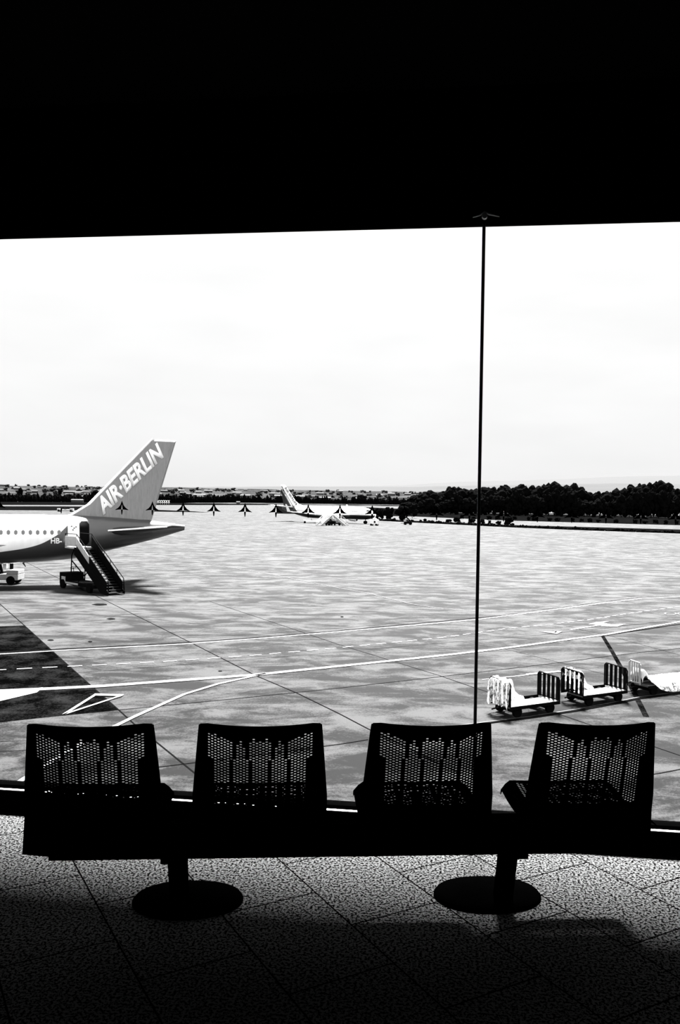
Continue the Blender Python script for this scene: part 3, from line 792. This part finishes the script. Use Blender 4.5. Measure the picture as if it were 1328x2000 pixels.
def patch(tab, s0, s1, z0, z1, rc, off, side, name, m, parent, rows=8):
    """panel lying on the skin"""
    b = MB(); vs = []; nz_ = rows; nx_ = 6; grid = []
    for j in range(nz_+1):
        z = z0+(z1-z0)*j/nz_
        e = 0
        for zz in (z-z0, z1-z):
            if zz < rc: e = max(e, rc-math.sqrt(max(0, rc*rc-(rc-zz)**2)))
        row = []
        for i in range(nx_+1):
            s = s0+e+(s1-s0-2*e)*i/nx_; p = skin_pt(tab, s, z, side); p.y += side*off; row.append(p)
        grid.append(row)
    n = nx_+1; f_ = [p for r_ in grid for p in r_]; bk = [p - Vector((0, side*.05, 0)) for p in f_]; N_ = len(f_)
    fs = [(j*n+i, j*n+i+1, (j+1)*n+i+1, (j+1)*n+i) for j in range(nz_) for i in range(nx_)]
    fs += [tuple(q+N_ for q in f) for f in fs]
    edge = [i for i in range(n)] + [j*n+n-1 for j in range(1, nz_+1)] + [nz_*n+i for i in range(n-2, -1, -1)] + [j*n for j in range(nz_-1, 0, -1)]
    fs += [(edge[i], edge[(i+1) % len(edge)], edge[(i+1) % len(edge)]+N_, edge[i]+N_) for i in range(len(edge))]
    b.add(f_+bk, fs); return b.build(name, m, parent, smooth=40)
patch(tabA, 28.38, 29.18, 3.45, 5.40, .18, .03, -1, 'doorway', M['door_hole'], pl)
door = patch(tabA, 27.45, 28.36, 3.50, 5.52, .2, .38, -1, 'door', M['white'], pl)
dd = MB()
for a_, c_ in ((27.75, 5.0), (27.95, 4.85), (28.1, 4.95), (27.85, 4.7)):
    p = skin_pt(tabA, a_, c_, -1); dd.box(p.x-.07, p.x+.07, p.y-.42, p.y-.39, p.z-.04, p.z+.05)
dd.build('door_handle', M['grey_metal'], door)
for k in range(38):
    s = 26.78 - k*.555
    if s < 5.6: break
    patch(tabA, s-.13, s+.13, 4.30, 4.68, .1, .012, -1, 'cabin_window', M['window_glass'], pl, rows=4)
text_part('HB-', lambda x, y: skin_pt(tabA, 26.14 + .86*x, 3.58 + .46*y, -1)+Vector((0, -.03, 0)), 'registration', M['white'], pl, .02)
MB().tube([(24.0, 0, 1.95), (24.25, 0, 1.55)], [.09, .03], 8).build('belly_aerial', M['grey_metal'], pl)
MB().tube([(28.9, 0, 5.86), (27.6, 0, 5.9)], .05, 6).build('fin_fairing', M['white'], pl)

# stairs at the near aeroplane's rear door ----------------------------------------
M['step'] = M_('worn_step', .008, .8, 0, .05)
def stairs(loc, rz, label, H_=3.4, run=5.6, wd=1.25, mdark=None, mp=None, group=None, frame_h=1.05, truck=True):
    """local: platform at origin side, flight descends along +x"""
    t = empty('passenger_stairs', loc, rz, label=label, cat='stairs', group=group)
    md = mdark or M['rubber']; mpn = mp or M['pale_metal']
    plm = MB().box(-1.9, 0, -wd/2-.1, wd/2+.1, H_-.14, H_).build('platform', mpn, t)
    st = MB(); n = 17
    for k in range(n):
        x = run*k/n; z = H_*(1-(k+1)/(n+1)); st.box(x, x+run/n+.05, -wd/2, wd/2, z-.05, z)
    st.build('steps', M['step'] if mdark is None else mdark, t)
    for s_ in (-1, 1):
        y = s_*(wd/2+.06)
        side = MB().prism([(0, y, H_), (run+.15, y, .25), (run+.15, y, -.0+.05), (run*.8, y, .1), (0, y, H_-.75), (-.3, y, H_-.6), (-.3, y, H_)], (0, .05*s_, 0)).build('stringer', md, t)
        rl = MB(); rl.tube([(-1.9, y, H_+frame_h), (0, y, H_+frame_h), (run, y, .25+frame_h*.95), (run+.15, y, .25)], .035, 6)
        rl.tube([(0, y, H_+.5), (run, y, .75)], .025, 6)
        for k in range(6):
            x = run*k/5; z = H_*(1-k/5)+.05*k; rl.tube([(x, y, z), (x, y, z+frame_h-.05)], .025, 6)
        rl.tube([(-1.9, y, H_), (-1.9, y, H_+frame_h)], .035, 6)
        rl.build('handrail', md, t)
        if mdark is None: MB().prism([(.05, y, H_), (run*.97, y, H_*.05), (run*.97, y, H_*.05+.8), (.05, y, H_+.82)], (0, .02*s_, 0)).build('guard_panel', md, t)
    pn = MB()
    pn.box(-1.85, -.05, -wd/2-.12, -wd/2-.08, H_+.05, H_+.85)
    pn.build('side_panel', mpn, t)
    MB().prism([(0, -wd/2-.10, H_+.85), (run*.42, -wd/2-.10, H_*.58+.85), (run*.42, -wd/2-.10, H_*.58+.25), (0, -wd/2-.10, H_+.2)], (0, .03, 0)).build('side_panel', mpn, t)
    ch = MB(); ch.box(-2.6, run*.62, -.8, .8, .35, .62)
    ch.box(-2.6, -1.5, -.8, .8, .62, 1.25)
    dk = M['rubber']
    ch.build('chassis', dk, t, bevel=.03)
    if truck:
        sw_ = MB(); sw_.tube([(-1.7, 0, 1.25), (-1.8, 0, 1.65)], .03, 6)
        sw_.tube([(-1.8+.18*math.cos(k*math.pi/6), .22*math.sin(k*math.pi/6), 1.65+.1*math.cos(k*math.pi/6)) for k in range(13)], .025, 6)
        sw_.build('steering_wheel', M['rubber'], t)
        MB().box(-2.2, -1.55, -.83, -.8, .5, .95).box(-1.5, .6, -.83, -.8, .42, .56).build('chassis_panel', mpn, t)
    for x in (-1.9, run*.5):
        for s_ in (-1, 1):
            w_ = MB(); w_.tube([(x, s_*.82-.12, .36), (x, s_*.82+.12, .36)], .36, 18); w_.build('wheel', M['rubber'], t, smooth=True)
    sp_ = MB()
    sp_.tube([(-1.0, -.6, .6), (-.9, -.6, H_-.7), (-.5, -.6, H_-.15)], .05, 6).tube([(-1.0, .6, .6), (-.9, .6, H_-.7), (-.5, .6, H_-.15)], .05, 6)
    sp_.tube([(-.9, -.6, H_-1.1), (1.3, -.6, 1.2), (2.0, -.6, H_*.5)], .05, 6).tube([(.2, -.6, .6), (1.1, -.6, 1.5)], .04, 6)
    sp_.build('support_frame', dk, t)
    return t
s0_ = Vector((-20.55, 67.95, AP)); e0_ = Vector((-17.0, 64.3, AP))
rz_ = math.atan2(e0_.y-s0_.y, e0_.x-s0_.x)
stairs(s0_, rz_, 'dark wheeled passenger stairs at the rear door of the near airliner', 3.4, (e0_-s0_).length, 1.2)

# vehicle under the near aeroplane --------------------------------------------------
def low_tractor(loc, rz, label, L=3.2, scale=1, cat='vehicle', name='baggage_tractor', mast=False, m=None):
    t = empty(name, loc, rz, label=label, cat=cat); m = m or M['pale_metal']
    MB().box(-L/2, L/2, -.75, .75, .35, .85).box(-L/2, -L/2+.9, -.75, .75, .85, 1.15).box(L/2-1.0, L/2, -.72, .72, .85, 1.2).build('body', m, t, bevel=.04)
    MB().box(-.3, .35, -.5, .5, .85, 1.0).box(-.35, -.25, -.5, .5, .85, 1.5).build('driver_seat', M['rubber'], t, bevel=.02)
    for x in (-L/2+.55, L/2-.6):
        for s_ in (-1, 1):
            w_ = MB(); w_.tube([(x, s_*.72-.12, .35), (x, s_*.72+.12, .35)], .35, 18); w_.build('wheel', M['rubber'], t, smooth=True)
    if mast:
        q = MB(); q.tube([(.3, -.3, .9), (.1, -.3, 1.8), (.5, -.3, 2.3)], .13, 8).tube([(.9, .2, .9), (.9, .2, 2.2)], .16, 8); q.build('hose_mast', M['rubber'], t)
        MB().box(.45, .75, -.5, -.2, 1.3, 2.1).build('control_box', M['white'], t)
    return t
g = G(8, 1141); low_tractor(g+Vector((-.6, .6, 0)), 0, 'low pale service truck under the near airliner, cut by the left edge', 3.6, mast=True, name='service_truck')
g = G(128, 999.5); tt = low_tractor(g, 0, 'tiny truck on the far taxiway above the near airliner', 5, name='airfield_truck'); tt.scale = (1.5, 1.5, 1.3)

# far aeroplane --------------------------------------------------------------------
AY = R(146)
nose = Vector((11.55, 270.0, AP))
fa = empty('airliner', nose, AY, label='white airliner parked across the apron with its nose to the right', cat='airplane')
tabB = [(0, 3.0, 2.6, .06), (.7, 3.7, 2.05, .7), (1.8, 4.35, 1.7, 1.2), (3.2, 5.0, 1.45, 1.6), (5, 5.3, 1.35, 1.85), (7, 5.35, 1.34, 1.88), (15, 5.35, 1.34, 1.88), (25, 5.35, 1.36, 1.88), (28.5, 5.35, 1.7, 1.8), (31.5, 5.35, 2.35, 1.5), (34.5, 5.3, 3.1, 1.0), (37, 5.15, 3.8, .5), (38, 5.0, 4.2, .25)]
lvB = livery('hull_paint_far', [(0, 2.75), (40, 8), (3, 2.8), (28.5, 2.85), (29.8, 3.1), (33.2, 6.0), (34, 8)], .8, .006, 'sharp')
fuselage(tabB, 38, lvB, fa)
fB = [(28.3, 5.2), (30.5, 6.0), (31.9, 6.9), (36.9, 12.45), (38.9, 12.45), (36.9, 5.1)]
finB = fin_mesh([(28.3, 5.2), (30.6, 5.75), (32.2, 6.9), (36.9, 12.45), (38.7, 12.45), (34.0, 5.1)], .14).build('tail_fin', M['white'], fa)
fin_mesh([(34.0, 5.1), (38.35, 11.1), (38.6, 11.0), (37.2, 5.0)], .15).build('rudder', M_('rudder_paint', .002, .5), finB)
MB().prism([(33.0, -.17, 5.1), (33.25, -.17, 5.1), (38.3, -.17, 11.8), (38.2, -.17, 12.1)], (0, .34, 0)).build('fin_stripe', M['grey_metal'], finB)
# lettering reads from the fin top down to the hull on the starboard side
Q0 = Vector((37.05, 11.25)); Q1 = Vector((32.0, 5.5)); uq = Vector((-.75, .85))
text_part('AIR·BERLIN', lambda x, y: Vector((Q0.x+(Q1.x-Q0.x)*x+uq.x*y, .18, Q0.y+(Q1.y-Q0.y)*x+uq.y*y)), 'lettering', M['rubber'], finB, .01)
text_part('BERLIN', lambda x, y: skin_pt(tabB, 9.6-4.6*x, 4.25+.65*y, 1)+Vector((0, .03, 0)), 'lettering', M['pale_metal'], fa, .01)
for sd_ in (-1, 1):
    aerofoil(((32.5, sd_*.9, 4.9), 3.8), ((37.3, sd_*7.1, 5.6), 1.4), .4, .12).build('tailplane', M['white'], fa, smooth=True)
    wg = aerofoil(((12.2, sd_*1.5, 2.2), 7.2), ((21.2, sd_*17.0, 3.6), 1.5), .9, .18).build('wing', M['pale_metal'], fa, smooth=True)
    aerofoil(((21.3, sd_*17.0, 3.6), 1.4), ((22.6, sd_*17.5, 6.0), .6), .12, .06, Vector((0, 1, 0))).build('winglet', M['white'], wg)
    engine(fa, 10.5, sd_*4.9, 1.55, sd_)
    g_ = MB(); g_.tube([(19.5, sd_*2.9, 2.2), (19.5, sd_*2.9, .6)], .13, 8); wheel(g_, 19.5, sd_*2.6, .56, .35); wheel(g_, 19.5, sd_*3.2, .56, .35); g_.build('main_gear', M['rubber'], fa)
g_ = MB(); g_.tube([(4, 0, 2.0), (4, 0, .4)], .12, 8); wheel(g_, 4, -.3, .5, .3); wheel(g_, 4, .3, .5, .3); g_.build('nose_gear', M['rubber'], fa)
for k in range(46):
    s = 6.2 + k*.53
    patch(tabB, s-.11, s+.11, 3.75, 4.08, .08, .012, 1, 'cabin_window', M['window_glass'], fa, rows=2)
patch(tabB, 1.75, 2.9, 4.05, 4.55, .1, .02, 1, 'cockpit_window', M['door_hole'], fa, rows=3)

# ground equipment by the far aeroplane
g = G(668, 1026.5); gl_ = G(630, 1026.5)
cL = G(649, 1026)
def st2(px0, px1, label):
    a_, c_ = G(px0, 1026), G(px1, 1026.8)
    t = stairs(a_, math.atan2(c_.y-a_.y, c_.x-a_.x), label, 3.1, (c_-a_).length, 1.5, M['pale_metal'], M['white'], truck=False); return t
st2(655, 677, 'pale passenger stairs by the far airliner with the flight down to the right')
st2(643, 622, 'pale passenger stairs by the far airliner with the flight down to the left')
g = G(610, 1022); low_tractor(g, R(5), 'low white tractor behind the wing of the far airliner, left of the stairs', 6.0, m=M['white'])
g = G(731, 1026.5)
gpu = empty('ground_power_unit', g, R(-20), label='white box-shaped ground power unit in front of the far airliner nose', cat='ground power unit')
MB().box(-1.25, 1.25, -.8, .8, .4, 1.75).prism([(-.9, -.8, 1.75), (.9, -.8, 1.75), (.3, -.8, 2.2), (-.2, -.8, 2.25)], (0, 1.6, 0)).build('housing', M['white'], gpu, bevel=.05)
MB().box(.1, .6, -.84, -.8, .8, 1.4).build('grille', M['door_hole'], gpu)
MB().tube([(.0, 0, 2.2), (.35, 0, 3.0), (.1, 0, 3.3)], .12, 8).build('cable_boom', M['white'], gpu)
for x in (-.8, .8):
    for s_ in (-1, 1):
        w_ = MB(); w_.tube([(x, s_*.75-.1, .3), (x, s_*.75+.1, .3)], .3, 14); w_.build('wheel', M['rubber'], gpu)
g = G(796, 1025)
bl = empty('belt_loader', g, R(8), label='dark belt loader on the far apron left of the wood', cat='belt loader')
MB().box(-1.1, 1.3, -.7, .7, .35, 1.0).build('body', M['rubber'], bl, bevel=.05)
MB().prism([(-.9, -.35, 2.6), (-.6, -.35, 2.75), (1.5, -.35, .9), (1.2, -.35, .7)], (0, .7, 0)).build('conveyor', M['rubber'], bl)
MB().box(-1.2, -.5, -.4, .4, 1.0, 1.9).build('cab', M['pale_metal'], bl, bevel=.05)
MB().tube([(-2.2, 0, .45), (-1.1, 0, .5)], .08, 6).build('tow_bar', M['rubber'], bl)
for x in (-.8, .9):
    for s_ in (-1, 1):
        w_ = MB(); w_.tube([(x, s_*.65-.1, .35), (x, s_*.65+.1, .35)], .35, 14); w_.build('wheel', M['rubber'], bl)

# ------------------------------------------------------------------ baggage carts; local x along the train, y across
CA = math.atan2(.476, .88); CL, CW, DH = 2.25, 1.15, .42
def cage(x, m, ztop, name, parent, slope=.12, ys=(CW/2, -CW/2)):
    b = MB(); r_ = .024; y0, y1 = ys
    b.tube([(x, y0, DH-.05), (x, y0, ztop-.08), (x, y0-.08, ztop), (x, y1+.08, ztop-slope*.3), (x, y1, ztop-.08-slope*.3), (x, y1, DH-.05)], r_, 8)
    b.tube([(x, y0, DH+.02), (x, y1, DH+.02)], r_, 8)
    for k in range(5):
        y = y0 + (y1-y0)*(k+.5)/5; bw_ = abs(y1-y0)*.059; b.box(x-.012, x+.012, y-bw_, y+bw_, DH-.02, ztop-.03)
    return b.build(name, m, parent)
def cart(px, py, dx0, label, solid=True, CL=CL, gm=None, far_gate=True):
    p = G(px, py, AP+DH); p = Vector((p.x, p.y, AP))
    t = empty('baggage_cart', p, CA, label=label, cat='baggage cart', group=None)
    MB().box(-CL, 0.02, -CW/2, .14, DH-.08, DH).build('deck', M['grey_metal'], t, bevel=.01)
    MB().box(-CL, 0.02, -CW/2-.02, -CW/2+.02, DH-.12, DH-.01).box(-CL, .02, CW/2-.02, CW/2+.02, DH-.12, DH-.01).build('deck_frame', M['rubber'], t)
    if far_gate: cage(0, M['rubber'], DH+.86, 'end_gate', t)
    cage(-CL, gm or M['rubber'], DH+.86, 'end_gate', t, ys=(.42, -.16) if gm else (CW/2, -CW/2))
    for x in (-.35, -CL+.4):
        for s_ in (-1, 1):
            w_ = MB(); w_.tube([(x, s_*.46-.06, .18), (x, s_*.46+.06, .18)], .18, 18); w_.build('wheel', M['rubber'], t, smooth=True)
        MB().box(x-.1, x+.1, -.42, .42, .14, .34).build('axle', M['rubber'], t)
    MB().tube([(-CL, 0, .3), (-CL-.35, 0, .26)], .03, 6).build('tow_bar', M['rubber'], t)
    return t
cA = cart(1071, 1362, 0, 'left baggage cart of the train, its left end gate wrapped in plastic')
cB = cart(1202, 1342, 0, 'middle baggage cart of the train with a tall dark barred gate')
cC = cart(1202, 1342, 0, 'right baggage cart cut by the edge of the photo, deck covered in white plastic', CL=3.3, gm=M['pale_metal'], far_gate=False)
pC = G(1244, 1334, AP+DH); cC.location = Vector((pC.x, pC.y, AP)) + Vector((math.cos(CA), math.sin(CA), 0))*3.3
CL3 = 3.3
def plastic(t, b):
    t.nodes.remove(b); o = [n for n in t.nodes if n.type == 'OUTPUT_MATERIAL'][0]
    v = coords(t, (1, 1, .5)); n = nse(t, v, 6.5, 6, .7, 1.5)
    df = nd(t, 'ShaderNodeBsdfDiffuse', Color=(.75, .75, .75, 1)); tl = nd(t, 'ShaderNodeBsdfTranslucent', Color=(.7, .7, .7, 1)); tr = nd(t, 'ShaderNodeBsdfTransparent')
    m1 = nd(t, 'ShaderNodeMixShader', Fac=.4); t.links.new(df.outputs[0], m1.inputs[1]); t.links.new(tl.outputs[0], m1.inputs[2])
    m2_ = nd(t, 'ShaderNodeMixShader'); t.links.new(mrange(t, n, .44, .56, .08, .95), m2_.inputs[0])
    t.links.new(tr.outputs[0], m2_.inputs[1]); t.links.new(m1.outputs[0], m2_.inputs[2]); t.links.new(m2_.outputs[0], o.inputs[0])
M['plastic'] = mat('torn_plastic_film', .7, build=plastic)
def film(cart_o, path, half, label, seed, sag=.05, dens=40, mt=None, amp=1):
    """path: (x, z) profile along the cart, half: half width per point"""
    b = MB(); nu, nv = dens, 26; vs = []
    n = len(path)
    for i in range(nu+1):
        t = i/nu*(n-1); k = min(int(t), n-2); f = t-k; f = f*f*(3-2*f)
        x = path[k][0]*(1-f)+path[k+1][0]*f; z = path[k][1]*(1-f)+path[k+1][1]*f; hw = half[k]*(1-f)+half[k+1]*f
        for j in range(nv+1):
            s = j/nv*2-1; y = s*hw; e = max(0, abs(s)-.72)/.28
            q = Vector((x*4+seed, y*5, z*4)); dn = (noise.noise(q)*.10 + noise.noise(q*2.7)*.05)*amp
            vs.append((x+dn*.6+ .0, y + noise.noise(q*1.7+Vector((9, 0, 0)))*.06, max(.1, z - e*e*.22 + dn*.8)))
    m_ = nv+1; b.add(vs, [(i*m_+j, i*m_+j+1, (i+1)*m_+j+1, (i+1)*m_+j) for i in range(nu) for j in range(nv)])
    o = b.build('plastic_sheet', mt or M['plastic'], smooth=80); o.location = cart_o.location; o.rotation_euler = cart_o.rotation_euler
    return tag(o, label, 'plastic sheet')
film(cA, [(-CL-.12, .38), (-CL-.10, .8), (-CL-.06, 1.25), (-CL+.06, 1.33), (-CL+.15, 1.1), (-CL+.42, .85), (-CL+.7, .62), (-CL+.95, .42), (-CL+1.1, .3)], [.5, .58, .6, .6, .6, .55, .5, .42, .3], 'crumpled clear plastic sheet wrapped over the left end of the left baggage cart', 1.0)
film(cB, [(-CL-.03, 1.0), (-CL, 1.30), (-CL+.06, 1.32), (-CL+.12, 1.0), (-CL+.4, .75), (-CL+.65, .58), (-CL+.9, .48)], [.56, .56, .56, .56, .5, .4, .3], 'plastic sheet bunched over the left end of the middle baggage cart', 5.0)
def opaque_plastic(t, b): pass
M['plastic_solid'] = M_('white_plastic_film', .7, .4, 0, .4, .15, 6)
film(cC, [(-CL3+.02, .7), (-CL3+.04, .95), (-CL3+.08, 1.0), (-CL3+.14, .85), (-CL3+.35, .66), (-CL3+.8, .54), (-CL3+1.6, .52), (-1, .52), (-.1, .52)], [.25, .3, .35, .45, .6, .64, .64, .64, .6], 'white plastic sheet lying over the deck of the right baggage cart', 9.0, dens=60, mt=M['plastic_solid'], amp=.35)
cs = MB(); vs = []
for i in range(31):
    for j in range(9):
        u = i/30; v_ = j/8; x = -CL3+.25 + 2.6*u; hang = .36*(math.sin(math.pi*min(1, u*1.05))**.5) 
        z = .47 - hang*v_ ; y = -.66 - .12*v_ - .05*noise.noise(Vector((x*6, v_*3, 0)))
        vs.append((x, y, z))
cs.add(vs, [(i*9+j, i*9+j+1, (i+1)*9+j+1, (i+1)*9+j) for i in range(30) for j in range(8)])
o = cs.build('plastic_sheet', M['plastic'], smooth=80); o.location = cC.location; o.rotation_euler = cC.rotation_euler
tag(o, 'torn plastic sheet hanging from the near side of the right baggage cart', 'plastic sheet')
